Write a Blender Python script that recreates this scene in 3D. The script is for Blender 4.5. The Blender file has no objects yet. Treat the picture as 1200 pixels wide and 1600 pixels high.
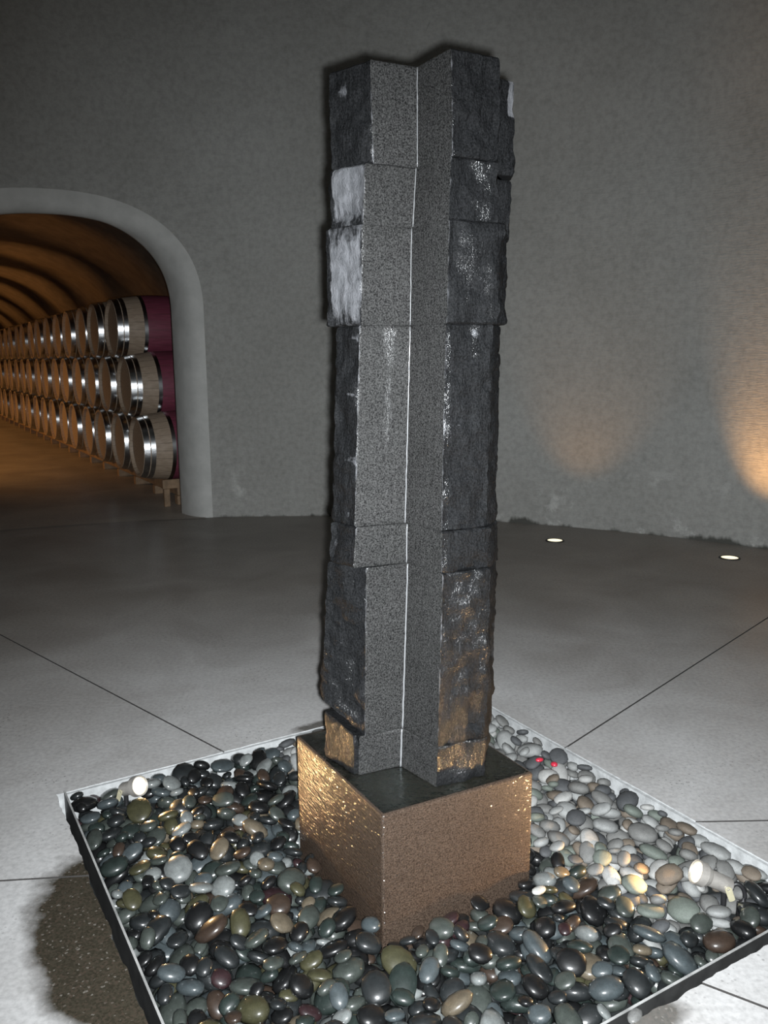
import bpy, math, random
import numpy as np
from mathutils import Vector, Matrix, noise

random.seed(7)
SC = bpy.context.scene
COL = SC.collection
PI = math.pi

# ------------------------------------------------------------------ camera
F, CAM_H = 1294.0, 1.5            # focal length in pixels of a 1200 x 1600 frame, eye height
PITCH, ROLL = math.radians(10.5), math.radians(-0.4)
_f = Vector((0, math.cos(PITCH), -math.sin(PITCH)))
_u0 = Vector((0, math.sin(PITCH), math.cos(PITCH)))
_r0 = Vector((1, 0, 0))
RT = _r0 * math.cos(ROLL) + _u0 * math.sin(ROLL)
UP = -_r0 * math.sin(ROLL) + _u0 * math.cos(ROLL)
EYE = Vector((0, 0, CAM_H))
camd = bpy.data.cameras.new('camera')
camd.sensor_fit = 'VERTICAL'; camd.sensor_height = 36.0; camd.lens = F / 1600 * 36
camd.clip_start = 0.05; camd.clip_end = 200
cam = bpy.data.objects.new('camera', camd); COL.objects.link(cam)
CAM_ROT = Matrix((RT, UP, -_f)).transposed()
cam.matrix_world = Matrix.Translation(EYE) @ CAM_ROT.to_4x4()
SC.camera = cam

# ------------------------------------------------------------------ world, exposure, camera flash
world = bpy.data.worlds.new('world'); SC.world = world; world.use_nodes = True
world.node_tree.nodes['Background'].inputs[0].default_value = (0.7, 0.8, 1.0, 1)
world.node_tree.nodes['Background'].inputs[1].default_value = 0.002
SC.view_settings.view_transform = 'Standard'; SC.view_settings.look = 'None'
SC.view_settings.exposure = 0.0; SC.view_settings.gamma = 1.0
SC.view_settings.use_curve_mapping = False

def spot(name, loc, target, watts, color, size_deg, blend, radius):
    d = bpy.data.lights.new(name, 'SPOT'); d.energy = watts; d.color = color
    d.spot_size = math.radians(size_deg); d.spot_blend = blend; d.shadow_soft_size = radius
    o = bpy.data.objects.new(name, d); COL.objects.link(o); o.location = loc
    v = Vector(target) - Vector(loc)
    o.rotation_euler = v.to_track_quat('-Z', 'Y').to_euler()
    return o

FLASH = EYE + RT * 0.026 - UP * 0.016 + _f * 0.02
spot('camera_flash', FLASH, FLASH + _f - UP * 0.12 + RT * 0.09, 1110, (0.93, 0.97, 1.0), 106, 1.0, 0.014)

# ------------------------------------------------------------------ measuring helpers
def ray(x, y):
    return _f + RT * ((x - 600) / F) - UP * ((y - 800) / F)
def on_z(x, y, z=0.0):
    d = ray(x, y); return EYE + d * ((z - CAM_H) / d.z)
def on_y(x, y, Y):
    d = ray(x, y); return EYE + d * (Y / d.y)

CTR = Vector((0.056, 2.395, 0.0))          # middle of the fountain basin
AZ = math.radians(-30.7)
E1 = Vector((math.sin(AZ), math.cos(AZ), 0))   # along the barrel tunnel
E2 = Vector((E1.y, -E1.x, 0))                  # to its right
def uw(u, w, z=0.0):
    return CTR + E2 * u + E1 * w + Vector((0, 0, z))
RC = Vector((-0.965, 1.992, 0)); RR = 5.92     # the round hall
CU = (RC - CTR).dot(E2); CW = (RC - CTR).dot(E1)

# ------------------------------------------------------------------ object helpers
def put(name, verts, faces, mats=None, parent=None, idx=None, smooth=False):
    me = bpy.data.meshes.new(name)
    me.from_pydata([tuple(v) for v in verts], [], faces)
    if mats:
        for m in (mats if isinstance(mats, (list, tuple)) else [mats]):
            me.materials.append(m)
    if idx is not None:
        me.polygons.foreach_set('material_index', idx)
    if smooth:
        me.polygons.foreach_set('use_smooth', [True] * len(me.polygons))
    me.update()
    o = bpy.data.objects.new(name, me); COL.objects.link(o)
    if parent: o.parent = parent
    return o
def tag(o, label, cat, group=None):
    o['label'] = label; o['category'] = cat
    if group: o['group'] = group
    return o
def struct(o, label=None):
    o['kind'] = 'structure'
    if label: o['label'] = label
    return o
def empty(name, loc=(0, 0, 0), rot=None):
    o = bpy.data.objects.new(name, None); COL.objects.link(o); o.location = loc
    o.empty_display_size = 0.05
    if rot is not None: o.rotation_euler = rot
    return o
def wet_at(si, side, q, z, zt, zb):
    f = (zt - z) / max(1e-6, zt - zb)
    w = 0.0
    if side == 'rr':
        if si == 1: w = 0.55 if 0.45 < q < 0.85 else 0.15
        elif si == 2: w = 0.22
        elif si in (3, 4): w = 0.5 if q < 0.10 else 0.45 if (0.5 < q < 0.75 and f < 0.15) else 0.05
        elif si == 5: w = 0.38 if q < 0.6 else 0.25
        elif si == 6: w = 0.5
        else: w = 0.5 if q < 0.06 else 0.02
    elif side == 'lr':
        if si == 3: w = 0.42 * max(0.0, 1 - abs(q - 0.6) / 0.25) * (1.15 - 0.9 * f)
        if q < 0.06: w = max(w, 0.4)
        if si == 6: w = 0.25
    elif side == 'lo':
        w = 0.10 + (0.32 * f if si == 5 else 0)
    elif side in ('ro', 'so'): w = 0.12
    return w
def attr(o, name, values):
    a = o.data.attributes.new(name, 'FLOAT', 'POINT')
    a.data.foreach_set('value', values)
def copy_tree(o, parent=None):
    c = o.copy(); COL.objects.link(c); c.parent = parent
    for ch in list(o.children): copy_tree(ch, c)
    return c

class MB:
    def __init__(s): s.v = []; s.f = []
    def add(s, vs, fs):
        n = len(s.v); s.v += [Vector(p) for p in vs]; s.f += [tuple(i + n for i in f) for f in fs]
    def box(s, x0, x1, y0, y1, z0, z1, bev=0.0):
        if bev <= 0:
            vs = [(x, y, z) for z in (z0, z1) for y in (y0, y1) for x in (x0, x1)]
            s.add(vs, [(0, 2, 3, 1), (4, 5, 7, 6), (0, 1, 5, 4), (2, 6, 7, 3), (0, 4, 6, 2), (1, 3, 7, 5)])
            return
        def ring(i, z):
            a, b, c, d = x0 + i, x1 - i, y0 + i, y1 - i; k = bev if i == 0 else bev * 0.4
            return [(a + k, c, z), (b - k, c, z), (b, c + k, z), (b, d - k, z), (b - k, d, z), (a + k, d, z), (a, d - k, z), (a, c + k, z)]
        rs = [ring(bev, z0), ring(0, z0 + bev), ring(0, z1 - bev), ring(bev, z1)]
        vs = sum(rs, []); fs = [tuple(range(7, -1, -1)), tuple(range(24, 32))]
        for r in range(3):
            for k in range(8):
                fs.append((r * 8 + k, r * 8 + (k + 1) % 8, r * 8 + 8 + (k + 1) % 8, r * 8 + 8 + k))
        s.add(vs, fs)
    def lathe(s, prof, n=32, axis='z', closed=False):
        """prof: list of (radius, height)"""
        vs = []; fs = []
        for r, h in prof:
            for k in range(n):
                a = 2 * PI * k / n
                p = (r * math.cos(a), r * math.sin(a), h)
                vs.append(p if axis == 'z' else (h, p[0], p[1]))
        m = len(prof)
        for i in range(m if closed else m - 1):
            j = (i + 1) % m
            for k in range(n):
                fs.append((i * n + k, i * n + (k + 1) % n, j * n + (k + 1) % n, j * n + k))
        if not closed:
            if prof[0][0] > 1e-6: fs.append(tuple(range(n - 1, -1, -1)))
            if prof[-1][0] > 1e-6: fs.append(tuple((m - 1) * n + k for k in range(n)))
        s.add(vs, fs)
    def tube(s, pts, r, n=10):
        pts = [Vector(p) for p in pts]; vs = []; fs = []
        up = Vector((0, 0, 1))
        for i, p in enumerate(pts):
            t = (pts[min(i + 1, len(pts) - 1)] - pts[max(i - 1, 0)]).normalized()
            if abs(t.dot(up)) > 0.95: ref = Vector((1, 0, 0))
            else: ref = up
            a = t.cross(ref).normalized(); b = t.cross(a)
            rr = r[i] if isinstance(r, (list, tuple)) else r
            for k in range(n):
                an = 2 * PI * k / n
                vs.append(p + a * (rr * math.cos(an)) + b * (rr * math.sin(an)))
        for i in range(len(pts) - 1):
            for k in range(n):
                fs.append((i * n + k, i * n + (k + 1) % n, (i + 1) * n + (k + 1) % n, (i + 1) * n + k))
        fs.append(tuple(range(n - 1, -1, -1))); fs.append(tuple((len(pts) - 1) * n + k for k in range(n)))
        s.add(vs, fs)
    def xf(s, m): s.v = [m @ p for p in s.v]; return s
    def build(s, name, mat, parent=None, smooth=False):
        return put(name, s.v, s.f, mat, parent, smooth=smooth)

def sharp(o, deg=35):
    me = o.data
    me.polygons.foreach_set('use_smooth', [True] * len(me.polygons))
    me.set_sharp_from_angle(angle=math.radians(deg))
    return o

# ------------------------------------------------------------------ materials
class NT:
    def __init__(s, name):
        s.m = bpy.data.materials.new(name); s.m.use_nodes = True
        s.t = s.m.node_tree; s.b = s.t.nodes['Principled BSDF']
    def n(s, typ, **kw):
        nd = s.t.nodes.new(typ)
        for k, v in kw.items():
            if k.startswith('i_'):
                key = k[2:]; nd.inputs[int(key) if key.isdigit() else key].default_value = v
            else: setattr(nd, k, v)
        return nd
    def l(s, a, b): s.t.links.new(a, b)
    def pos(s, scale=(1, 1, 1), obj=False, rotz=0.0):
        if obj: src = s.n('ShaderNodeTexCoord').outputs['Object']
        else: src = s.n('ShaderNodeNewGeometry').outputs['Position']
        mp = s.n('ShaderNodeMapping'); mp.inputs['Scale'].default_value = scale
        mp.inputs['Rotation'].default_value = (0, 0, rotz)
        s.l(src, mp.inputs['Vector']); return mp.outputs[0]
    def noise(s, vec, scale, detail=4, rough=0.55, out='Fac', dist=0.0):
        nd = s.n('ShaderNodeTexNoise'); nd.inputs['Scale'].default_value = scale
        nd.inputs['Detail'].default_value = detail; nd.inputs['Roughness'].default_value = rough
        nd.inputs['Distortion'].default_value = dist
        s.l(vec, nd.inputs['Vector']); return nd.outputs[out]
    def ramp(s, fac, stops, interp='LINEAR'):
        nd = s.n('ShaderNodeValToRGB'); cr = nd.color_ramp; cr.interpolation = interp
        while len(cr.elements) < len(stops): cr.elements.new(0.5)
        for e, (p, c) in zip(cr.elements, stops):
            e.position = p; e.color = c if len(c) == 4 else (*c, 1)
        s.l(fac, nd.inputs[0]); return nd.outputs[0]
    def mix(s, fac, a, b, mode='MIX'):
        nd = s.n('ShaderNodeMix', data_type='RGBA', blend_type=mode)
        for sock, v in ((nd.inputs[0], fac), (nd.inputs[6], a), (nd.inputs[7], b)):
            if isinstance(v, (int, float)): sock.default_value = v
            elif isinstance(v, tuple): sock.default_value = v if len(v) == 4 else (*v, 1)
            else: s.l(v, sock)
        return nd.outputs[2]
    def math(s, op, a, b=None, c=None, clamp=False):
        nd = s.n('ShaderNodeMath', operation=op, use_clamp=clamp)
        for sock, v in zip(nd.inputs, (a, b, c)):
            if v is None: continue
            if isinstance(v, (int, float)): sock.default_value = v
            else: s.l(v, sock)
        return nd.outputs[0]
    def bump(s, h, strength, dist, prev=None):
        nd = s.n('ShaderNodeBump'); nd.inputs['Strength'].default_value = strength
        nd.inputs['Distance'].default_value = dist; s.l(h, nd.inputs['Height'])
        if prev is not None: s.l(prev, nd.inputs['Normal'])
        return nd.outputs[0]
    def set(s, **kw):
        names = dict(color='Base Color', rough='Roughness', metal='Metallic', normal='Normal', coat='Coat Weight',
                     coat_rough='Coat Roughness', spec='Specular IOR Level', ior='IOR', trans='Transmission Weight',
                     emit='Emission Color', emit_s='Emission Strength', coat_normal='Coat Normal')
        for k, v in kw.items():
            sock = s.b.inputs[names[k]]
            if isinstance(v, (int, float)): sock.default_value = v
            elif isinstance(v, tuple): sock.default_value = v if len(v) == 4 else (*v, 1)
            else: s.l(v, sock)
        return s
    def stain(s, vecxy, cx, cy, rx, ry, rot, warp, soft):
        """soft-edged blotch on the floor, 1 inside"""
        mp = s.n('ShaderNodeMapping', vector_type='TEXTURE')
        mp.inputs['Location'].default_value = (cx, cy, 0); mp.inputs['Rotation'].default_value = (0, 0, rot)
        mp.inputs['Scale'].default_value = (rx, ry, 1e3)
        s.l(vecxy, mp.inputs['Vector'])
        ln = s.n('ShaderNodeVectorMath', operation='LENGTH'); s.l(mp.outputs[0], ln.inputs[0])
        d = s.math('ADD', ln.outputs['Value'], s.math('MULTIPLY', s.math('SUBTRACT', s.noise(s.pos(), 9, 5, 0.6), 0.5), warp))
        return s.math('MULTIPLY_ADD', d, -1.0 / soft, (1.0 + soft * 0.5) / soft, clamp=True)

def m_wall():
    t = NT('shotcrete'); p = t.pos()
    n1 = t.noise(p, 0.7, 5, 0.6); n2 = t.noise(p, 22, 6, 0.65); n3 = t.noise(p, 140, 2, 0.5)
    c = t.ramp(n1, [(0.3, (0.27, 0.268, 0.25)), (0.7, (0.33, 0.33, 0.312))])
    c = t.mix(0.5, c, t.ramp(n2, [(0.3, (0.55, 0.55, 0.55)), (0.6, (1, 1, 1))]), 'MULTIPLY')
    # chalky bloom near the foot of the wall, and a dark damp fringe along the floor
    z = t.n('ShaderNodeSeparateXYZ'); t.l(p, z.inputs[0]); z = z.outputs['Z']
    low = t.math('MULTIPLY_ADD', z, -1.6, 1.1, clamp=True)
    bl = t.ramp(t.noise(p, 3.2, 6, 0.7), [(0.58, (0, 0, 0)), (0.70, (1, 1, 1))])
    c = t.mix(t.math('MULTIPLY', t.math("MULTIPLY", low, bl), 0.6), c, (0.6, 0.6, 0.58))
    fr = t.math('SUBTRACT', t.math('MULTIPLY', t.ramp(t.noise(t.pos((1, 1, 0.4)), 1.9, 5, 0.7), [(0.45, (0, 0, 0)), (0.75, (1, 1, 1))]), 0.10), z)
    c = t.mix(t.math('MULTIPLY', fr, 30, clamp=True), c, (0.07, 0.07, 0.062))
    st = t.noise(t.pos((1.0, 1.0, 6.0)), 14, 4, 0.6)
    nm = t.bump(n2, 0.35, 0.012); nm = t.bump(st, 0.55, 0.012, nm); nm = t.bump(n3, 0.25, 0.003, nm)
    return t.set(color=c, rough=0.85, normal=nm, spec=0.2).m

def m_floor(name, base, dark, stains_and_falloff=True):
    t = NT(name); p = t.pos()
    n1 = t.noise(p, 1.6, 6, 0.6, dist=0.6); n2 = t.noise(p, 60, 4, 0.6)
    c = t.ramp(n1, [(0.3, dark), (0.68, base)])
    c = t.mix(0.55, c, t.ramp(n2, [(0.32, (0.6, 0.6, 0.6)), (0.62, (1, 1, 1))]), 'MULTIPLY')
    if stains_and_falloff:      # flash falloff painted into the colour: darker and browner away from the basin
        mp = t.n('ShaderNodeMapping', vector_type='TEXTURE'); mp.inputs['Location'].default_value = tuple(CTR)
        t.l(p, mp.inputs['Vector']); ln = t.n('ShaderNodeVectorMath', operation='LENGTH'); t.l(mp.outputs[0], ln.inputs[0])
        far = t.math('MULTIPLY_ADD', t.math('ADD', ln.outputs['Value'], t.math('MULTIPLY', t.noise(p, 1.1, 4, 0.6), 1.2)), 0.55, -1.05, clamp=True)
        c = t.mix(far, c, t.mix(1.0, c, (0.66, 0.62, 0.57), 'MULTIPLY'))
    vo = t.n('ShaderNodeTexVoronoi'); vo.inputs['Scale'].default_value = 55; t.l(p, vo.inputs['Vector'])
    pitmask = t.ramp(t.noise(p, 2.6, 3, 0.5), [(0.50, (0, 0, 0)), (0.68, (1, 1, 1))])
    pits = t.math('MULTIPLY', t.math('LESS_THAN', vo.outputs['Distance'], 0.2), pitmask)
    c = t.mix(t.math('MULTIPLY', pits, 0.55), c, (0.05, 0.048, 0.044))
    rough = t.ramp(n1, [(0.3, (0.7, 0.7, 0.7)), (0.7, (0.8, 0.8, 0.8))])
    nm = t.bump(n2, 0.12, 0.004); nm = t.bump(pits, -0.4, 0.004, nm)
    if stains_and_falloff:
        w = t.stain(p, -0.70, 1.97, 0.235, 0.43, math.radians(31), 0.45, 0.22)
        w2 = t.stain(p, 0.60, 1.655, 0.10, 0.05, math.radians(30), 0.9, 0.5)
        w3 = t.stain(p, -0.255, 3.245, 0.13, 0.035, math.radians(30), 1.4, 0.5)
        w = t.math('MAXIMUM', w, t.math('MULTIPLY', t.math('MAXIMUM', w2, w3), 0.8))
        v2 = t.n('ShaderNodeTexVoronoi'); v2.inputs['Scale'].default_value = 190; t.l(p, v2.inputs['Vector'])
        sp = t.n('ShaderNodeSeparateColor'); t.l(v2.outputs['Color'], sp.inputs[0])
        wet = t.ramp(sp.outputs[0], [(0.0, (0.022, 0.019, 0.013)), (0.6, (0.036, 0.031, 0.022)), (0.96, (0.045, 0.034, 0.025)), (0.993, (0.12, 0.11, 0.095))])
        c = t.mix(w, c, wet)
        rough = t.mix(t.math('MULTIPLY', w, 0.5), rough, (0.35, 0.35, 0.35))
        nm = t.bump(sp.outputs[1], 0.12, 0.003, nm)
    return t.set(color=c, rough=rough, normal=nm, spec=0.12, coat=0.3, coat_rough=0.3).m

def m_plain(name, col, rough, metal=0.0, var=0.25, scale=40, bump=0.0, coat=0.0):
    t = NT(name); p = t.pos(obj=True); n = t.noise(p, scale, 4, 0.6)
    d = tuple(v * (1 - var) for v in col)
    t.set(color=t.ramp(n, [(0.3, d), (0.7, col)]), rough=rough, metal=metal, coat=coat)
    if bump: t.set(normal=t.bump(n, bump, 0.01))
    return t.m

def m_stone(name, lo, hi, rough, bump, coat, speck):
    """basalt, with lime crust where the attribute says so"""
    t = NT(name); p = t.pos()
    n1 = t.noise(p, 5, 5, 0.6); n2 = t.noise(p, speck, 2, 0.7); n3 = t.noise(t.pos((1, 1, 0.3)), 60, 5, 0.65)
    c = t.ramp(n2, [(0.36, lo), (0.64, hi)])
    c = t.mix(0.6, c, t.ramp(n1, [(0.25, (0.55, 0.55, 0.55)), (0.7, (1, 1, 1))]), 'MULTIPLY')
    at = t.n('ShaderNodeAttribute', attribute_name='lime').outputs['Fac']
    ln = t.noise(t.pos((1.6, 1.6, 0.8)), 26, 6, 0.7)
    lm = t.math('MULTIPLY_ADD', t.math('SUBTRACT', t.math('ADD', at, t.math('MULTIPLY', ln, 0.9)), 1.0), 6.0, 0.5, clamp=True)
    lc = t.ramp(n3, [(0.3, (0.045, 0.047, 0.05)), (0.7, (0.12, 0.122, 0.13))])
    c = t.mix(lm, c, lc)
    nm = t.bump(n3, bump, 0.012); nm = t.bump(n2, bump * 0.7, 0.004, nm)
    rg = t.math('MULTIPLY_ADD', lm, 0.25, rough)
    wa = t.n('ShaderNodeAttribute', attribute_name='wet').outputs['Fac']
    wetm = t.ramp(t.math('ADD', wa, t.math('MULTIPLY', t.noise(t.pos((1, 1, 0.35)), 14, 4, 0.65), 0.8)), [(0.62, (0, 0, 0)), (0.95, (1, 1, 1))])
    wc = t.math('MULTIPLY', wetm, coat)
    gl = t.bump(t.noise(t.pos((1, 1, 0.6)), 120, 3, 0.65), 1.0, 0.005)
    return t.set(color=c, rough=rg, normal=nm, coat=wc, coat_rough=0.2, coat_normal=gl, spec=0.10).m

def m_plinth():
    t = NT('granite_wet'); p = t.pos(rotz=-AZ)
    n2 = t.noise(p, 260, 2, 0.6); n1 = t.noise(p, 7, 4, 0.6)
    c = t.ramp(n2, [(0.35, (0.020, 0.0135, 0.0098)), (0.65, (0.070, 0.049, 0.036))])
    c = t.mix(0.4, c, t.ramp(n1, [(0.3, (0.6, 0.6, 0.6)), (0.7, (1, 1, 1))]), 'MULTIPLY')
    # water running down the faces: flat horizontal ripples
    rp = t.noise(t.pos((1, 1, 3.3)), 46, 1.6, 0.5)
    fine = t.noise(t.pos((1, 1, 2.2)), 210, 2, 0.6)
    nm = t.bump(rp, 1.0, 0.0065)
    return t.set(color=c, rough=0.45, normal=t.bump(fine, 0.3, 0.003), coat=1.0, coat_rough=0.11, coat_normal=nm, spec=0.12).m

def m_pebble(name, col, wet):
    t = NT(name); p = t.pos()
    n = t.noise(p, 45, 4, 0.6); n2 = t.noise(p, 300, 2, 0.6)
    k = 0.62 if wet else 0.75
    c = t.ramp(n, [(0.3, tuple(v * k for v in col)), (0.7, col)])
    c = t.mix(0.35, c, t.ramp(n2, [(0.35, (0.5, 0.5, 0.5)), (0.6, (1, 1, 1))]), 'MULTIPLY')
    if wet: t.set(color=c, rough=0.5, spec=0.2, coat=1.0, coat_rough=0.17, normal=t.bump(n, 0.06, 0.01))
    else: t.set(color=c, rough=0.7, normal=t.bump(n2, 0.12, 0.004), spec=0.3)
    return t.m

def m_glow(name, col, strength):
    t = NT(name); return t.set(color=(0.8, 0.7, 0.5), emit=col, emit_s=strength, rough=0.3).m

def m_barrel():
    t = NT('oak_staves'); o = t.n('ShaderNodeTexCoord').outputs['Object']
    x = t.n('ShaderNodeSeparateXYZ'); t.l(o, x.inputs[0])
    ang = t.math('MULTIPLY', t.math('ARCTAN2', x.outputs['Y'], t.math('SUBTRACT', x.outputs['Z'], 0.378)), 4.3)
    joint = t.math('ABSOLUTE', t.math('SUBTRACT', t.math('FRACT', ang), 0.5))
    g = t.noise(t.pos((1, 14, 14), obj=True), 5, 5, 0.6)
    c = t.ramp(g, [(0.3, (0.26, 0.195, 0.135)), (0.7, (0.42, 0.33, 0.25))])
    red = t.ramp(g, [(0.3, (0.13, 0.024, 0.045)), (0.7, (0.23, 0.05, 0.085))])
    mid = t.math('ABSOLUTE', t.math('SUBTRACT', x.outputs['X'], 0.525))
    wv = t.math('ADD', mid, t.math('MULTIPLY', t.math('SUBTRACT', t.noise(o, 6, 4, 0.6), 0.5), 0.03))
    c = t.mix(t.math('MULTIPLY_ADD', wv, -60, 12.9, clamp=True), c, red)
    c = t.mix(t.math('MULTIPLY', t.math('GREATER_THAN', joint, 0.47), 0.5), c, (0.06, 0.04, 0.03))
    return t.set(color=c, rough=0.6, normal=t.bump(joint, -0.2, 0.004)).m

MAT = dict(
    wall=m_wall(),
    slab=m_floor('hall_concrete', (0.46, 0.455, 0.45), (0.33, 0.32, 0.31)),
    tfloor=m_floor('tunnel_concrete', (0.40, 0.36, 0.31), (0.28, 0.25, 0.22), False),
    under=m_plain('joint_filler', (0.035, 0.032, 0.03), 0.9),
    curb=m_plain('curb_concrete', (0.42, 0.43, 0.43), 0.8, var=0.4, scale=30, bump=0.3),
    bed=m_plain('wet_gravel_bed', (0.02, 0.022, 0.022), 0.4),
    steel=m_plain('edge_steel', (0.045, 0.045, 0.044), 0.5, metal=0.3, var=0.5, scale=18),
    lip=m_plain('bare_steel_lip', (0.42, 0.42, 0.41), 0.5, metal=0.2, var=0.5, scale=18),
    sawn=m_stone('basalt_sawn', (0.004, 0.004, 0.004), (0.049, 0.049, 0.048), 0.7, 0.35, 1.0, 260),
    split=m_stone('basalt_split', (0.003, 0.0033, 0.0036), (0.0125, 0.013, 0.014), 0.7, 0.7, 1.0, 200),
    plinth=m_plinth(),
    oak=m_barrel(),
    head=m_plain('oak_head', (0.06, 0.047, 0.035), 0.55, var=0.4, scale=9),
    hoop=m_plain('galvanised_hoop', (0.62, 0.63, 0.64), 0.24, metal=1.0, var=0.3, scale=20),
    timber=m_plain('rack_timber', (0.30, 0.20, 0.12), 0.75, var=0.45, scale=12, bump=0.2),
    plaster=m_plain('reveal_plaster', (0.46, 0.46, 0.44), 0.8, var=0.2, scale=6, bump=0.1),
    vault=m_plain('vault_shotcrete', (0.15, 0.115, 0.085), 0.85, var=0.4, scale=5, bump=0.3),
    alu=m_plain('lamp_aluminium', (0.55, 0.52, 0.48), 0.4, metal=0.6, var=0.25, scale=60),
    black=m_plain('black_rubber', (0.012, 0.012, 0.013), 0.5),
    brass=m_plain('pale_bracket', (0.62, 0.58, 0.40), 0.4, metal=0.4),
    lens=m_glow('lamp_lens_glow', (1.0, 0.80, 0.44), 1.9),
    well=m_glow('floor_light_glow', (1.0, 0.88, 0.58), 1.4),
    trickle=NT('water_trickle').set(color=(0.16, 0.163, 0.167), rough=0.3, coat=0.8, coat_rough=0.1).m,
)
_t = NT('still_water'); _t.set(color=(0.8, 0.9, 0.9), rough=0.03, ior=1.33, trans=1.0,
    normal=_t.bump(_t.noise(_t.pos(), 45, 3, 0.5), 0.25, 0.01)); MAT['water'] = _t.m

# ------------------------------------------------------------------ the round hall
ZS, HD, ZTOP = 2.95, 3.1, 4.2          # springing of the dome, its rise, top of the arch field
def rad(v):
    if v <= ZS: return RR
    return RR * math.cos(math.asin(min(1.0, (v - ZS) / HD)))
def wall_w(u, v):
    return CW + math.sqrt(max(0.0, rad(v) ** 2 - (u - CU) ** 2))

AU, AHW, ASPR, ARISE = 0.08, 1.055, 1.93, 0.85
def arch(t, o=0.0):
    """t 0..1 from right foot over the crown to left foot, o = outward offset"""
    hw, rise = AHW + o, ARISE + o
    s0 = 0.22
    if t < s0: return AU + hw, ASPR * t / s0
    if t > 1 - s0: return AU - hw, ASPR * (1 - t) / s0
    a = PI * (t - s0) / (1 - 2 * s0)
    n = 2.4
    c, s = math.cos(a), math.sin(a)
    return AU + hw * math.copysign(abs(c) ** (2 / n), c), ASPR + rise * abs(s) ** (2 / n)

NA = 129
UB = 2.7
def rect(t):
    s0 = 0.22
    if t < s0: return AU + UB, ASPR * t / s0
    if t > 1 - s0: return AU - UB, ASPR * (1 - t) / s0
    k = (t - s0) / (1 - 2 * s0); side = ZTOP - ASPR; L = 2 * side + 2 * UB; d = k * L
    if d < side: return AU + UB, ASPR + d
    if d < side + 2 * UB: return AU + UB - (d - side), ZTOP
    return AU - UB, ZTOP - (d - side - 2 * UB)

def loop_mesh(loops, name, mat):
    vs = []; fs = []; n = len(loops[0])
    for L in loops: vs += L
    for i in range(len(loops) - 1):
        for k in range(n - 1):
            fs.append((i * n + k, i * n + k + 1, (i + 1) * n + k + 1, (i + 1) * n + k))
    return vs, fs

TS = [k / (NA - 1) for k in range(NA)]
WREV = 5.98
BR, BW = 0.19, 0.28
loops = []
def wrev(t): return max(WREV, wall_w(*arch(t, BR)) + 0.15)
for o in (1.6, 0.6):
    loops.append([uw(arch(t, o)[0], 6.30, arch(t, o)[1]) for t in TS])
loops.append([uw(arch(t)[0], wrev(t), arch(t)[1]) for t in TS])
for a in (0, 15, 30, 45, 60, 75, 90):
    ar = math.radians(a); o = BR * (1 - math.cos(ar))
    loops.append([uw(arch(t, o)[0], wall_w(*arch(t, BR)) + (wrev(t) - 0.03 - wall_w(*arch(t, BR))) * (1 - math.sin(ar)), arch(t, o)[1]) for t in TS])
vs, fs = loop_mesh(loops, '', None)
po = put('trim_1', vs, fs, MAT['plaster'], smooth=True); struct(po, 'rounded concrete reveal of the arched tunnel mouth')
# the field of wall around the arch
loops = []
NS = 22
for i in range(NS + 1):
    s = (i / NS)
    L = []
    for t in TS:
        a, b = arch(t, BR), rect(t)
        u, v = a[0] + (b[0] - a[0]) * s, a[1] + (b[1] - a[1]) * s
        L.append(uw(u, wall_w(u, v), v))
    loops.append(L)
# make the outer loop pass exactly through the two upper corners
for cu in (AU + UB, AU - UB):
    cp = uw(cu, wall_w(cu, ZTOP), ZTOP); L = loops[-1]
    k = min(range(len(L)), key=lambda i: (L[i] - cp).length); L[k] = cp
vs, fs = loop_mesh(loops, '', None)
# the rest of the ring: from the right side of the field round to its left side
n0 = len(vs); NV, NTH = 30, 120
rows = [ZTOP * j / NV for j in range(NV + 1)]
for v in rows:
    r = rad(v)
    a0 = math.asin((AU + UB - CU) / r); a1 = math.asin((AU - UB - CU) / r) + 2 * PI
    for k in range(NTH + 1):
        a = a0 + (a1 - a0) * k / NTH
        vs.append(uw(CU + r * math.sin(a), CW + r * math.cos(a), v))
for j in range(NV):
    for k in range(NTH):
        q = n0 + j * (NTH + 1) + k
        fs.append((q, q + 1, q + NTH + 2, q + NTH + 1))
wo = put('wall_back', vs, fs, MAT['wall'], smooth=True); struct(wo, 'curved grey shotcrete wall of the round hall')
vs = []; fs = []; NV = 16
for j in range(NV + 1):
    v = ZTOP - 0.03 + (0.03 + ZS + HD - ZTOP) * math.sin(0.5 * PI * j / NV); r = max(rad(v), 0.01)
    for k in range(160):
        a = 2 * PI * k / 160; vs.append(uw(CU + r * math.sin(a), CW + r * math.cos(a), v))
for j in range(NV):
    for k in range(160):
        fs.append((j * 160 + k, j * 160 + (k + 1) % 160, (j + 1) * 160 + (k + 1) % 160, (j + 1) * 160 + k))
struct(put('ceiling', vs, fs, MAT['wall'], smooth=True), 'domed shotcrete ceiling')

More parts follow.
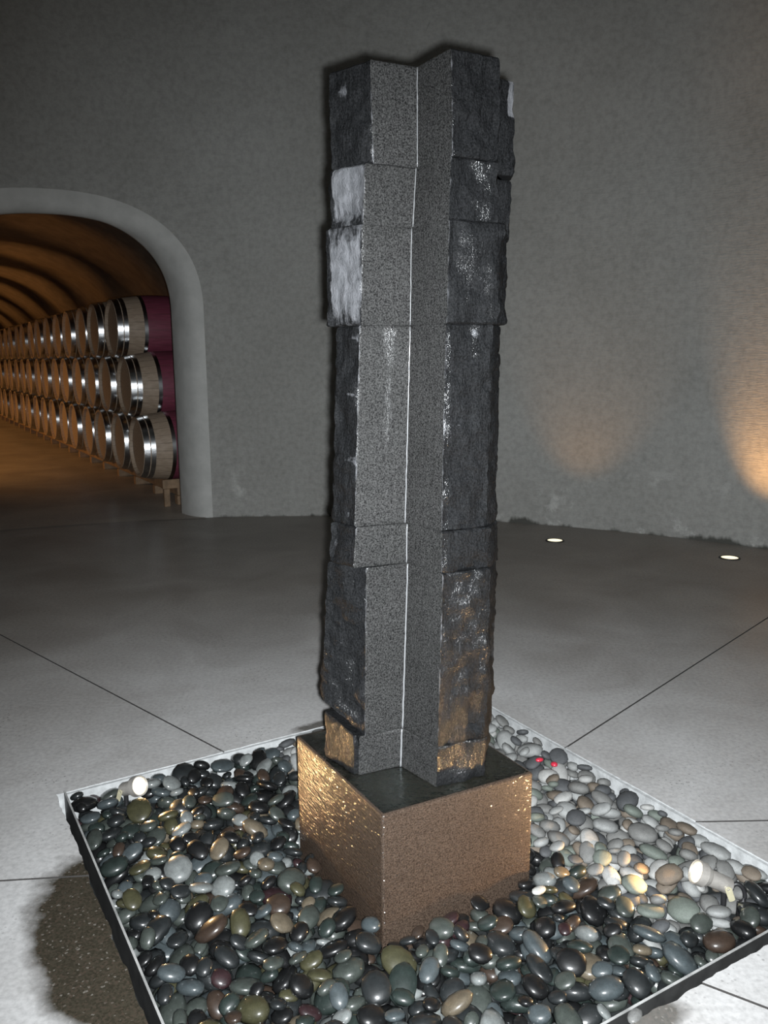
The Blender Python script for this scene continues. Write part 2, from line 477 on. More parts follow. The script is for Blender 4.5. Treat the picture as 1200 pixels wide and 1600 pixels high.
# ------------------------------------------------------------------ the barrel tunnel shell
TU, THW, TSPR, TRISE, TEND = 0.12, 2.25, 1.9, 1.5, 30.0
def vault(t):
    s0 = 0.25
    if t < s0: return TU + THW, TSPR * t / s0
    if t > 1 - s0: return TU - THW, TSPR * (1 - t) / s0
    a = PI * (t - s0) / (1 - 2 * s0); return TU + THW * math.cos(a), TSPR + TRISE * math.sin(a)
loops = []; TS2 = [k / 48 for k in range(49)]
for i in range(81):
    w = 6.28 + (TEND - 6.28) * i / 80
    L = []
    for k, t in enumerate(TS2):
        u, v = vault(t)
        d = noise.noise(Vector((u * 0.9, v * 0.9, w * 0.9))) * 0.04
        L.append(uw(TU + (u - TU) * (1 + d), w, v * (1 + d * 0.6) if v > 0 else 0))
    loops.append(L)
vs, fs = loop_mesh(loops, '', None)
n0 = len(vs); vs += loops[-1]; fs.append(tuple(n0 + k for k in range(len(TS2))))
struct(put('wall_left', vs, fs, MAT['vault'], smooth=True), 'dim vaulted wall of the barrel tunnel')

# ------------------------------------------------------------------ the floor: slabs cut by saw joints
S = 0.87                                  # half side of the basin
GAP = 0.028                               # slot outside the steel edge on the near sides
hole = [(-S - GAP, S), (S, S), (S, -S - GAP), (-S - GAP, -S - GAP)]   # left, far, right, near corner in (u, w)
def hp(i): return uw(*hole[i % 4])
RO = RR + 0.35
def hit_circle(p, d):
    q = p - RC; b = q.dot(d); c = q.dot(q) - RO * RO
    return p + d * (-b + math.sqrt(b * b - c))
def edge_pt(i, p):
    a, b = hp(i), hp(i + 1); d = (b - a).normalized(); return a + d * (p - a).dot(d)
# joints: (edge of the basin it starts on, a point there, azimuth it runs off to)
J = [(3, on_z(158, 1362), -95.0), (0, on_z(345, 1170), -46.8), (1, on_z(885, 1168), 43.4),
     (1, on_z(1088, 1284), 88.8), (2, on_z(1095, 1535), 123.0)]
JW = 0.004
ring_n = 40
def az_dir(a): a = math.radians(a); return Vector((math.sin(a), math.cos(a), 0))
def ang(p): q = p - RC; return math.atan2(q.x, q.y)
floor_root = None
vs = []; fs = []
n = 160
order = []
for k in range(n):
    a = 2 * PI * k / n; d = Vector((math.sin(a), math.cos(a), 0))
    vs.append(hit_circle(CTR, d) - Vector((0, 0, 0.03)))
for k in range(n):
    a = 2 * PI * k / n; d = Vector((math.sin(a), math.cos(a), 0)); u, w = d.dot(E2), d.dot(E1)
    m = max(abs(u), abs(w)); vs.append(uw(u / m * (S + 0.05), w / m * (S + 0.05), -0.03))
for k in range(n): fs.append((k, n + k, n + (k + 1) % n, (k + 1) % n))
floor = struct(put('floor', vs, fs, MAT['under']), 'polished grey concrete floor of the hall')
for j in range(5):
    ea, pa, aa = J[j]; eb, pb, ab = J[(j + 1) % 5]
    da, db = az_dir(aa), az_dir(ab)
    ra, rb = Vector((da.y, -da.x, 0)), Vector((db.y, -db.x, 0))     # to the right (clockwise)
    sa = edge_pt(ea, pa) + ra * JW; sb = edge_pt(eb, pb) - rb * JW
    poly = [sa]
    i = ea
    while i % 4 != eb % 4:
        poly.append(hp(i + 1)); i += 1
    poly.append(sb)
    # break the inner edge into short, slightly chipped pieces
    inner = []
    for q in range(len(poly) - 1):
        a, b = poly[q], poly[q + 1]; m = max(1, int((b - a).length / 0.018)); nrm = Vector(((b - a).y, -(b - a).x, 0)).normalized()
        for s in range(m):
            p = a + (b - a) * (s / m)
            if s:
                k = noise.noise(p * 14) * 0.5 + noise.noise(p * 45) * 0.5
                near = (p - CTR).dot(E2) < -S or (p - CTR).dot(E1) < -S
                p = p - nrm * ((0.012 if near else 0.004) * k + (0.0))
            inner.append(p)
    inner.append(poly[-1])
    oa, ob = hit_circle(sa, da), hit_circle(sb, db)
    A0, A1 = ang(oa), ang(ob)
    while A1 <= A0: A1 += 2 * PI
    outer = [RC + Vector((math.sin(A0 + (A1 - A0) * k / 40), math.cos(A0 + (A1 - A0) * k / 40), 0)) * RO for k in range(41)]
    outer[0], outer[-1] = oa, ob
    loop = inner + outer[::-1]
    N = len(loop); top = [p.copy() for p in loop]; bot = [p - Vector((0, 0, 0.11)) for p in loop]
    fs = [tuple(range(N))] + [(k, (k + 1) % N, N + (k + 1) % N, N + k) for k in range(N)]
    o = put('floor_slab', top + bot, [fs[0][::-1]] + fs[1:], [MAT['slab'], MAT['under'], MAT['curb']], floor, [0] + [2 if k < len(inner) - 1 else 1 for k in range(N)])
# tunnel floor
vs = []
NTF = 24
for k in range(NTF + 1):
    u = TU - THW + 2 * THW * k / NTF
    vs.append(uw(u, wall_w(u, 0) - 0.06 if abs(u - AU) < AHW + 0.12 else 6.28, 0.004))
for k in range(NTF + 1):
    u = TU - THW + 2 * THW * k / NTF; vs.append(uw(u, TEND, 0.004))
struct(put('floor_tunnel', vs, [(k, k + 1, NTF + 2 + k, NTF + 1 + k) for k in range(NTF)], MAT['tfloor']), 'warm lit concrete floor of the barrel tunnel')

# ------------------------------------------------------------------ the sunken basin
PIT = -0.15
basin = empty('fountain_basin', uw(0, 0, PIT)); basin.rotation_euler = (0, 0, -AZ)
tag(basin, 'sunken square basin with thin steel edging around the wet pebbles', 'basin')
def local_box(name, x0, x1, y0, y1, z0, z1, mat, parent, bev=0):
    b = MB(); b.box(x0, x1, y0, y1, z0, z1, bev); return b.build(name, mat, parent)
local_box('basin_bottom', -S - GAP, S, -S - GAP, S, -0.03, 0.04, MAT['bed'], basin)
ZB = -PIT
local_box('steel_edge', -S - 0.0025, -S + 0.0025, -S, S, 0.0, ZB + 0.006, MAT['steel'], basin)
local_box('steel_edge', -S, S, -S - 0.0025, -S + 0.0025, 0.0, ZB + 0.006, MAT['steel'], basin)
local_box('edge_lip', -S - 0.003, -S + 0.003, -S, S, ZB + 0.006, ZB + 0.0075, MAT['lip'], basin)
local_box('edge_lip', -S + 0.003, S, -S - 0.003, -S + 0.003, ZB + 0.006, ZB + 0.0075, MAT['lip'], basin)
local_box('curb', -S, S, S - 0.012, S + 0.02, 0.0, ZB - 0.004, MAT['curb'], basin)
local_box('curb', S - 0.012, S + 0.02, -S, S, 0.0, ZB - 0.004, MAT['curb'], basin)

# ------------------------------------------------------------------ the granite plinth
BZ = 0.316
bL, bF, bR = on_z(463, 1150, BZ), on_z(597, 1275, BZ), on_z(833, 1207, BZ)
bB = bL + bR - bF
def prism_rough(name, foot, z0, z1, mat, parent, step=0.02, bev=0.006):
    pts = []
    for i, a in enumerate(foot):
        b = foot[(i + 1) % len(foot)]; m = max(1, int((b - a).length / step))
        for s in range(m):
            if s == 0:
                p = foot[i - 1]; k1 = (p - a).normalized() * bev; k2 = (b - a).normalized() * bev
                pts += [a + k1, a + (k1 + k2) * 0.3, a + k2]
            else: pts.append(a + (b - a) * (s / m))
    cen = sum(foot, Vector()) / len(foot); vs = []; N = len(pts)
    nz = max(2, int((z1 - z0) / step))
    lev = [(z0, 0)] + [(z0 + (z1 - bev - z0) * k / nz, 0) for k in range(1, nz + 1)] + [(z1 - bev * 0.3, bev * 0.3), (z1, bev)]
    for z, ins in lev:
        for p in pts:
            d = p - cen; d.z = 0
            q = Vector((p.x, p.y, 0)) - d.normalized() * ins
            vs.append(Vector((q.x, q.y, z)))
    fs = [(i * N + k, i * N + (k + 1) % N, (i + 1) * N + (k + 1) % N, (i + 1) * N + k) for i in range(len(lev) - 1) for k in range(N)]
    fs.append(tuple((len(lev) - 1) * N + k for k in range(N)))
    return put(name, vs, fs, mat, parent)
plinth = empty('stone_plinth', (bL + bR) / 2 * 1.0)
plinth.location.z = PIT + 0.04
pl_off = Vector(plinth.location)
foot = [Vector((p.x, p.y, 0)) - Vector((pl_off.x, pl_off.y, 0)) for p in (bF, bR, bB, bL)]
prism_rough('block', foot, 0.0, BZ - pl_off.z, MAT['plinth'], plinth)
tag(plinth, 'square brown granite block with water running down its sides', 'plinth')
wf = [p * 0.965 for p in foot]
wvs = []; NWG = 26
for iz, zz in ((0, 0.0005), (1, 0.0035)):
    for j in range(NWG + 1):
        for k in range(NWG + 1):
            a, b = k / NWG, j / NWG
            p = wf[0] + (wf[1] - wf[0]) * a + (wf[3] - wf[0]) * b
            h = zz + (noise.noise(p * 24) * 0.0012 if iz else 0)
            if iz and (k in (0, NWG) or j in (0, NWG)): h = 0.0012
            wvs.append(Vector((p.x, p.y, BZ - pl_off.z + h)))
wfs = []; M_ = (NWG + 1) ** 2
for j in range(NWG):
    for k in range(NWG):
        q = j * (NWG + 1) + k
        wfs.append((M_ + q, M_ + q + 1, M_ + q + NWG + 2, M_ + q + NWG + 1)); wfs.append((q, q + NWG + 1, q + NWG + 2, q + 1))
w_ = put('water_film', wvs, wfs, MAT['water'], plinth, smooth=True); w_['label'] = 'dark shallow water lying on top'

# ------------------------------------------------------------------ the basalt column
DEP = dict(lo=2.285, lr=2.207, g=2.262, rr=2.136, ro=2.20, so=2.29)
column = empty('basalt_column', (0.08, 2.30, BZ))
tag(column, 'tall dark basalt column of stacked grooved stones with water trickling down', 'sculpture')
CO = Vector((0.08, 2.30, BZ))
# y of each break read at the groove, x of each corner at top and bottom of the piece
SEG = [
 dict(y=(104, 262), lo=(513, 519), lr=(578, 583), g=(652, 652), rr=(705, 707), ro=(780, 778), fwd=0.0),
 dict(y=(262, 356), lo=(517, 517), lr=(570, 567), g=(650, 645), rr=(705, 701), ro=(777, 776), fwd=0.0),
 dict(y=(356, 509), lo=(510, 512), lr=(566, 564), g=(643, 641), rr=(702, 698), ro=(782, 779), so=(792, 788), fwd=-0.012),
 dict(y=(509, 818), lo=(526, 520), lr=(562, 554), g=(641, 633), rr=(697, 690), ro=(770, 760), so=(780, 774), fwd=0.012),
 dict(y=(818, 880), lo=(518, 516), lr=(556, 552), g=(636, 635), rr=(691, 690), ro=(766, 764), so=(777, 776), fwd=0.004),
 dict(y=(880, 1138), lo=(512, 504), lr=(572, 570), g=(637, 629), rr=(692, 684), ro=(766, 761), so=(775, 768), fwd=0.0),
 dict(y=(1138, 1202), lo=(556, 556), lr=(561, 560), g=(628, 626), rr=(684, 682), ro=(761, 755), so=(764, 757), fwd=0.002),
]
ST = 0.011
def box_mask(s, z, s0, s1, z0, z1, soft=0.02):
    d = min(s - s0, s1 - s, z - z0, z1 - z)
    return max(0.0, min(1.0, 0.5 + d / soft))
for si, sg in enumerate(SEG):
    ztop = on_y(sg['g'][0], sg['y'][0], DEP['g']).z
    zbot = on_y(sg['g'][1], sg['y'][1], DEP['g']).z
    if si == len(SEG) - 1: zbot = BZ
    def corner(k, end):
        x = sg.get(k)[end]; y = sg['y'][end]; Y = DEP[k] + (sg['fwd'] if k != 'g' else sg['fwd'] * 0.3)
        p = on_y(x, y, Y); return Vector((p.x, p.y))
    keys = ['lo', 'lr', 'g', 'rr', 'ro'] + (['so'] if 'so' in sg else [])
    C0 = [corner(k, 0) for k in keys]; C1 = [corner(k, 1) for k in keys]
    for C in (C0, C1):
        l, r = C[0], C[-1]
        C += [Vector((r.x - 0.015, 2.46)), Vector((0.5 * (l.x + r.x) + 0.03, 2.55)), Vector((l.x + 0.03, 2.46))]
    K = len(C0)
    # perimeter samples: (side, fraction)
    per = []
    for i in range(K):
        L = (C0[(i + 1) % K] - C0[i]).length; m = max(2, int(L / ST))
        for q in range(m): per.append((i, q / m))
    N = len(per); nz = max(3, int((ztop - zbot) / ST))
    vs = []; lime = []; wet = []; BV = 0.004
    levels = [(0.0, BV)] + [(k / nz, 0.0) for k in range(0, nz + 1)] + [(1.0, BV)]
    for li, (fz, ins) in enumerate(levels):
        for (i, q) in per:
            side = keys[i] if i < len(keys) else 'back'
            a = C0[i].lerp(C0[(i + 1) % K], q); b = C1[i].lerp(C1[(i + 1) % K], q)
            zt, zb = ztop, zbot
            if si == 5 and (side == 'lo' or i == K - 1):          # broken lower left corner
                f = (q if side == 'lo' else 0.0)
                zb = zbot + 0.085 * (1 - f) ** 1.2
            if si == 0 and side in ('lo',): zt = ztop - 0.006 * (1 - q)
            e = 0.0015 if ins else 0.0
            z = zt - (zt - zb) * fz
            if li == 0: z = zt
            elif li == len(levels) - 1: z = zb
            elif fz == 0.0: z = zt - BV
            elif fz == 1.0: z = zb + BV
            p = a.lerp(b, fz)
            nx = C0[(i + 1) % K] - C0[i]; nrm = Vector((nx.y, -nx.x)).normalized()
            P3 = Vector((p.x, p.y, z)); seed = Vector((si * 7.3, i * 3.1, 0))
            rough = side in ('lo', 'rr', 'ro', 'so', 'back')
            amp = 0.0
            if rough:
                ed = 1.0 if side not in ('lo', 'rr') else min(1.0, 0.35 + 3 * (q if side == 'rr' else 1 - q))
                amp = (noise.noise(P3 * 11 + seed) * 0.012 + noise.noise(P3 * 34 + seed) * 0.008 + noise.noise(P3 * 80 + seed) * 0.004) * ed
            if q == 0: amp = noise.noise(P3 * 40 + seed) * (0.0045 if side in ('lr', 'rr') else 0.006 if side != 'g' else 0.0)
            p = p + nrm * amp
            if ins:
                cen = Vector((0.08, 2.36)); p = p - (p - cen).normalized() * ins
            vs.append(Vector((p.x, p.y, z)) - CO)
            # lime crust and pale drill marks
            lv = 0.0
            if side == 'lo':
                if si == 0: lv = 0.75 * box_mask(q, z, 0.22, 0.48, ztop - 0.085, ztop - 0.03, 0.10)
                if si == 1: lv = 1.0 * box_mask(q, z, 0.05, 1.1, zbot + 0.012, ztop + 0.05, 0.22)
                if si == 2: lv = 1.0 * box_mask(q, z, 0.10, 0.95, zbot + 0.01, ztop - 0.008, 0.25)
                if si == 3:
                    for yy in (527, 616, 718, 806):
                        lv = max(lv, 0.62 * box_mask(q, z, 0.45, 1.2, on_y(545, yy + 6, 2.23).z, on_y(545, yy - 6, 2.23).z, 0.02))
                if si == 4: lv = 0.55 * box_mask(q, z, 0.05, 0.3, zbot + 0.01, ztop - 0.01, 0.1)
            if side == 'rr':
                if si in (0, 1, 3):
                    for yy in {0: (232,), 1: (280,), 3: (573, 665, 756)}[si]:
                        lv = max(lv, 0.55 * box_mask(q, z, -0.2, 0.42, on_y(700, yy + 5, 2.15).z, on_y(700, yy - 5, 2.15).z, 0.02))
                if si == 3: lv = max(lv, 0.6 * box_mask(q, z, 0.5, 0.75, ztop - 0.05, ztop, 0.06))
            if q == 0 and side in ('lr', 'rr') and si < 6: lv = max(lv, 0.52 + 0.1 * noise.noise(P3 * 30))
            lime.append(lv); wet.append(wet_at(si, side, q, z, ztop, zbot))
    fs = []; idx = []
    for li in range(len(levels) - 1):
        for k in range(N):
            k2 = (k + 1) % N
            fs.append((li * N + k, (li + 1) * N + k, (li + 1) * N + k2, li * N + k2))
            side = keys[per[k][0]] if per[k][0] < len(keys) else 'back'
            idx.append(0 if side in ('lr', 'g') else 1)
    # caps as fans about the middle
    for li, flip in ((0, False), (len(levels) - 1, True)):
        c = len(vs); mz = sum(vs[li * N + k].z for k in range(N)) / N
        vs.append(Vector((0.0, 0.06, (ztop if not flip else zbot) - CO.z))); lime.append(0); wet.append(0.0)
        for k in range(N):
            k2 = (k + 1) % N
            fs.append((li * N + k, li * N + k2, c) if not flip else (li * N + k2, li * N + k, c)); idx.append(1)
    o = put('stone_block', vs, fs, [MAT['sawn'], MAT['split']], column, idx)
    sharp(o, 38); attr(o, 'lime', lime); attr(o, 'wet', wet)
    # the bright thread of water in the groove
    pts = []; rs = []
    m = max(4, int((ztop - zbot) / 0.012))
    gi = keys.index('g')
    for k in range(m + 1):
        f = k / m; p = C0[gi].lerp(C1[gi], f); z = ztop - 0.002 - (ztop - zbot - 0.004) * f
        pts.append(Vector((p.x + noise.noise(Vector((z * 30, 1, si))) * 0.0012, p.y - 0.0012, z)) - CO)
        rs.append(0.0012 + 0.0019 * (1.5 - z) / 1.2 * (1 if z < 1.5 else 0) + 0.0011 * noise.noise(Vector((z * 75, si, 3))))
    b = MB(); b.tube(pts, [max(0.0009, r) for r in rs], 8); o = b.build('water_trickle', MAT['trickle'], column, True)
    if si == 0: o['label'] = 'thin bright trickle of water in the groove'

def shard(name, foot, z0, z1, mats, parent, off, seed, lime_fn=None, slope=0.0, amp=1.0):
    """a rough splinter of basalt on a polygon footprint"""
    pts = []
    for i, a in enumerate(foot):
        b = foot[(i + 1) % len(foot)]; m = max(2, int((b - a).length / 0.008))
        n_ = Vector(((b - a).y, -(b - a).x)).normalized()
        for s in range(m): pts.append((a.lerp(b, s / m), n_, i))
    N = len(pts); nz = max(4, int((z1 - z0) / 0.009)); vs = []; fs = []; lime = []
    for j in range(nz + 1):
        for (p, n_, i) in pts:
            z = z0 + (z1 + slope * (p.x - foot[0].x) - z0) * j / nz
            P3 = Vector((p.x, p.y, z)); s = Vector((seed, seed * 2, 0))
            d = amp * (noise.noise(P3 * 16 + s) * 0.008 + noise.noise(P3 * 50 + s) * 0.004)
            if j in (0, nz): d -= 0.004
            q = p + n_ * d; vs.append(Vector((q.x, q.y, z)) - off)
            lime.append(lime_fn(P3) if lime_fn else 0.0)
    for j in range(nz):
        for k in range(N): fs.append((j * N + k, j * N + (k + 1) % N, (j + 1) * N + (k + 1) % N, (j + 1) * N + k))
    fs.append(tuple(nz * N + k for k in range(N))); fs.append(tuple(range(N - 1, -1, -1)))
    o = put(name, vs, fs, mats, parent); sharp(o, 40); attr(o, 'lime', lime); attr(o, 'wet', [0.35 if seed > 20 else 0.1] * len(lime)); return o
def V2(x, y, Y): p = on_y(x, y, Y); return Vector((p.x, p.y))
# splinters clinging to the upper right side
for k, (x0, x1, y0, y1, d) in enumerate(((772, 803, 126, 274, 0.0), (770, 799, 281, 372, 0.01))):
    a, b = V2(x0, 200, 2.25 + d), V2(x1, 200, 2.29 + d)
    ft = [a, b, Vector((b.x + 0.005, 2.42)), Vector((a.x - 0.01, 2.42))]
    zt, zb = on_y(790, y0, 2.28).z, on_y(790, y1, 2.28).z
    bx = b.x
    fn = (lambda P, zt=zt, bx=bx: 0.85 if (P.x > bx - 0.02 and P.z > zt - 0.09 and P.y < 2.33) else 0.0) if k == 0 else None
    o = shard('side_splinter', ft, zb, zt, [MAT['split']], column, CO, 3.0 + k * 5, fn, slope=0.0)
# small loose-looking block under the broken corner
ft = [Vector((-0.180, 2.322)), Vector((-0.092, 2.216)), Vector((-0.062, 2.232)), Vector((-0.058, 2.345)), Vector((-0.135, 2.395))]
zt = on_y(530, 1122, 2.27).z
o = shard('corner_stone', ft, BZ, zt, [MAT['split']], column, CO, 21.0, None, slope=-0.35, amp=0.8)
o['label'] = 'small rough stone wedged under the broken lower corner'

# ------------------------------------------------------------------ fountain lamps
WARM = (1.0, 0.60, 0.26)
def fountain_lamp(label, lens_c, aim, watts, r, length, with_cable, size):
    lens_c = Vector(lens_c); d = (Vector(aim) - lens_c).normalized()
    base = Vector((lens_c.x, lens_c.y, 0)) - Vector((d.x, d.y, 0)).normalized() * (length * 0.55); base.z = -0.11
    t = empty('fountain_spotlight', base)
    tag(t, label, 'spotlight', 'fountain spotlights')
    q = d.to_track_quat('Z', 'Y').to_matrix().to_4x4()
    M = Matrix.Translation(lens_c - base) @ q
    b = MB(); b.lathe([(0.0, -length), (r * 0.72, -length), (r * 0.8, -length + 0.006), (r * 0.8, -length * 0.35), (r * 0.98, -length * 0.28), (r * 1.1, -0.012), (r * 1.12, 0.004), (r * 1.0, 0.004), (r * 0.98, -0.004)], 36)
    hs = sharp(b.xf(M).build('housing', MAT['alu'], t))
    b = MB(); b.lathe([(0, 0.0015), (r * 0.5, 0.0010), (r * 0.99, -0.002), (r * 0.99, -0.006), (0, -0.006)], 36)
    sharp(b.xf(M).build('lens', MAT['lens'], hs))
    b = MB(); b.lathe([(r * 1.12, -0.02), (r * 1.17, -0.018), (r * 1.17, 0.007), (r * 1.10, 0.007)], 36, closed=True)
    sharp(b.xf(M).build('rim', MAT['alu'], hs))
    # pale bracket arm with a pivot hole beside the housing and a stake in the gravel
    side = d.cross(Vector((0, 0, 1))).normalized()
    if side.dot(EYE - lens_c) < 0: side = -side
    piv = lens_c - base - d * (length * 0.86) + side * (r * 0.84)
    dn = (Vector((0, 0, -1)) - d * 0.5).normalized(); fw = dn.cross(side).normalized()
    R3 = Matrix((fw, side, -dn)).transposed().to_4x4(); R3.translation = piv
    b = MB(); n = 20; w_, h_ = 0.0095, 0.034; vs = []; th = 0.0018
    out = []
    for k in range(n):
        a = 2 * PI * k / n; x, z = w_ * math.cos(a), w_ * math.sin(a)
        out.append((x, z if z > 0 else z * 0.45 - (h_ if z < -1e-6 else 0)))
    inn = [(0.0042 * math.cos(2 * PI * k / n), 0.0042 * math.sin(2 * PI * k / n)) for k in range(n)]
    for yy in (0.0, th):
        vs += [(x, yy, z) for x, z in out] + [(x, yy, z) for x, z in inn]
    fs = []
    for k in range(n):
        k2 = (k + 1) % n
        fs += [(k, k2, n + k2, n + k), (2 * n + k, 3 * n + k, 3 * n + k2, 2 * n + k2), (k, 2 * n + k, 2 * n + k2, k2), (n + k, n + k2, 3 * n + k2, 3 * n + k)]
    b.add(vs, fs); b.xf(R3).build('bracket', MAT['brass'], t)
    b = MB(); b.tube([piv - side * r * 0.84, Vector((piv.x - side.x * r * 0.84, piv.y - side.y * r * 0.84, 0.01))], 0.008, 10); b.build('stake', MAT['black'], t)
    if with_cable:
        c0 = lens_c - base - d * (length + 0.002); pts = []
        for k in range(25):
            a = -0.5 * PI + 1.5 * PI * k / 24
            pts.append(c0 - d * (0.004 + 0.020 * (1 + math.sin(a))) + Vector((0, 0, 1)) * (0.026 * math.cos(a) - 0.004) + side * (0.004 + 0.012 * k / 24))
        pts.append(Vector((pts[-1].x, pts[-1].y, 0.02)))
        b = MB(); b.tube(pts, 0.0062, 10); b.build('cable', MAT['black'], t, True)
    spot('fountain_spot_beam', lens_c + d * 0.012, lens_c + d, watts, WARM, size, 0.8, 0.018).parent = None
    return t
LL = on_z(217, 1228, 0.030); RL = on_z(1090, 1363, 0.036)
fountain_lamp('glowing round spotlight at the left corner of the pebble bed', LL, (0.00, 2.20, 0.46), 21, 0.030, 0.085, False, 115)
fountain_lamp('glowing cylindrical spotlight with black cable on the right pebbles', RL, (0.26, 2.16, 0.34), 34, 0.030, 0.105, True, 125)

# ------------------------------------------------------------------ floor uplights washing the wall
def uplight(p, aim, watts, label, size=70):
    t = empty('floor_uplight', (p.x, p.y, 0.0)); tag(t, label, 'floor light', 'lights sunk in the floor along the wall')
    b = MB(); b.lathe([(0.060, 0.0), (0.078, 0.0), (0.078, 0.005), (0.074, 0.007), (0.062, 0.007)], 36, closed=True)
    sharp(b.build('ring', MAT['steel'], t))
    b = MB(); b.lathe([(0, 0.006), (0.04, 0.0055), (0.061, 0.004), (0.061, 0.0), (0, 0.0)], 36)
    sharp(b.build('glass', MAT['well'], t))
    spot('floor_uplight_beam', (p.x, p.y, 0.03), aim, watts, (1.0, 0.50, 0.17), size, 1.0, 0.04)
    return t
def wall_aim(p, up, out, side):
    d = (p - RC); d.z = 0; d.normalize(); s = Vector((d.y, -d.x, 0))
    return p + d * out + s * side + Vector((0, 0, up))
P1, P2 = on_z(867, 845), on_z(1140, 872)
uplight(P1, wall_aim(P1, 1.40, 0.70, 0.14), 19, 'small glowing light in the floor nearest the column', 64)
uplight(P2, wall_aim(P2, 1.45, 0.60, 0.34), 125, 'small glowing light in the floor at the far right', 64)

# ------------------------------------------------------------------ wine barrels
BL, RH, RB = 1.05, 0.314, 0.3775
def brad(x):
    k = (x - BL / 2) / (BL / 2); return RH + (RB - RH) * (1 - k * k)
def make_barrel():
    t = empty('wine_barrel')
    zc = RB
    Mx = Matrix.Translation((0, 0, zc))
    xs = [BL * k / 20 for k in range(21)]
    b = MB(); b.lathe([(RH - 0.03, 0.035), (RH - 0.022, 0.0)] + [(brad(x), x) for x in xs] + [(RH - 0.022, BL), (RH - 0.03, BL - 0.035)], 28, axis='x')
    sharp(b.xf(Mx).build('body', MAT['oak'], t))
    for x in (0.036, BL - 0.036):
        b = MB(); b.lathe([(0, x), (RH - 0.028, x), (RH - 0.028, x + 0.012), (0, x + 0.012)], 28, axis='x'); b.xf(Mx).build('head', MAT['head'], t)
    for x0, x1, nm in ((0.004, 0.062, 'chime_hoop'), (0.072, 0.118, 'quarter_hoop'), (0.285, 0.325, 'bilge_hoop')):
        for m in (0, 1):
            a, c = (x0, x1) if not m else (BL - x1, BL - x0)
            b = MB(); b.lathe([(brad(a) - 0.001, a), (brad(a) + 0.005, a), (brad(c) + 0.005, c), (brad(c) - 0.001, c)], 28, axis='x', closed=True)
            sharp(b.xf(Mx).build(nm, MAT['hoop'], t))
    return t
ORD = ['first', 'second', 'third', 'fourth', 'fifth', 'sixth', 'seventh', 'eighth', 'ninth', 'tenth', 'eleventh', 'twelfth', 'thirteenth',
       'fourteenth', 'fifteenth', 'sixteenth', 'seventeenth', 'eighteenth', 'nineteenth', 'twentieth', 'twenty-first', 'twenty-second']
proto = make_barrel(); first = True
BSP, BU = 0.85, 0.955
rot_b = math.atan2(E2.y, E2.x)
for row, (nm, z, w0) in enumerate((('bottom', 0.589, 6.87), ('middle', 1.222, 7.295), ('top', 1.852, 7.72))):
    for k in range(22 - row):
        o = proto if first else copy_tree(proto); first = False
        o.location = uw(BU + 0.012 * math.sin(k * 2.7 + row), w0 + BSP * k, z - RB); o.rotation_euler = (0, 0, rot_b)
        tag(o, 'oak wine barrel with silver hoops, %s in the %s row counting from the arch' % (ORD[k], nm), 'barrel', 'stacked wine barrels in the tunnel')
rack = empty('barrel_rack', uw(1.48, 6.5, 0.0)); rack.rotation_euler = (0, 0, rot_b)
tag(rack, 'low timber rack carrying the bottom row of barrels', 'rack')
zr = 0.589 - RB
for x in (-0.18, 0.33):
    b = MB(); b.box(x - 0.05, x + 0.05, -0.05, 19.2, 0.10, zr + 0.004, 0.006); b.build('rail', MAT['timber'], rack)
trs = empty('timber_trestle', uw(1.48, 6.40, 0.0)); trs.rotation_euler = (0, 0, rot_b)
tag(trs, 'small plain timber trestle in front of the lowest barrel by the arch', 'trestle')
b = MB(); b.box(-0.40, 0.50, -0.015, 0.015, 0.19, 0.285, 0.004); b.build('board', MAT['timber'], trs)
for x in (-0.36, 0.42):
    b = MB(); b.box(x - 0.03, x + 0.03, -0.02, 0.02, 0.004, 0.19, 0.004); b.build('leg', MAT['timber'], trs)
sl = None
for k in range(23):
    y = -0.02 + BSP * k
    if sl is None:
        b = MB(); b.box(-0.24, 0.45, -0.05, 0.05, 0.004, 0.10, 0.005); sl = b.build('sleeper', MAT['timber'], rack); sl.location = (0, y, 0)
    else:
        c = sl.copy(); COL.objects.link(c); c.parent = rack; c.location = (0, y, 0)
# wall lamps down the far side of the tunnel: warm bands over the vault, warm light on barrels and floor
for k in range(6):
    p = uw(-2.02, 10.6 + 3.1 * k, 1.75)
    t = empty('wall_sconce', p); t.rotation_euler = (0, 0, rot_b)
    tag(t, 'warm wall lamp on the left tunnel wall, %s from the arch' % ORD[k], 'wall lamp', 'wall lamps in the tunnel')
    b = MB(); b.box(-0.09, -0.06, -0.05, 0.05, -0.10, 0.10, 0.004); b.build('back_plate', MAT['steel'], t)
    b = MB(); b.lathe([(0.045, -0.09), (0.05, -0.09), (0.05, 0.09), (0.045, 0.09)], 24, closed=True); sh = sharp(b.build('tube_shade', MAT['steel'], t))
    b = MB(); b.box(-0.065, -0.045, -0.012, 0.012, -0.012, 0.012); b.build('arm', MAT['steel'], t)
    b = MB(); b.lathe([(0, -0.03), (0.02, -0.025), (0.026, 0.0), (0.02, 0.025), (0, 0.03)], 16); b.build('bulb', MAT['lens'], sh, True)
    AMB = (1.0, 0.48, 0.15)
    spot('wall_sconce_up', p + Vector((0, 0, 0.10)), p + E2 * 3.0 + Vector((0, 0, 1.25)), (110, 240, 330, 330, 330, 330)[k], AMB, 40, 1.0, 0.03)
    spot('wall_sconce_down', p - Vector((0, 0, 0.10)), p + E2 * 2.2 - Vector((0, 0, 1.6)), 150, AMB, 120, 1.0, 0.03)

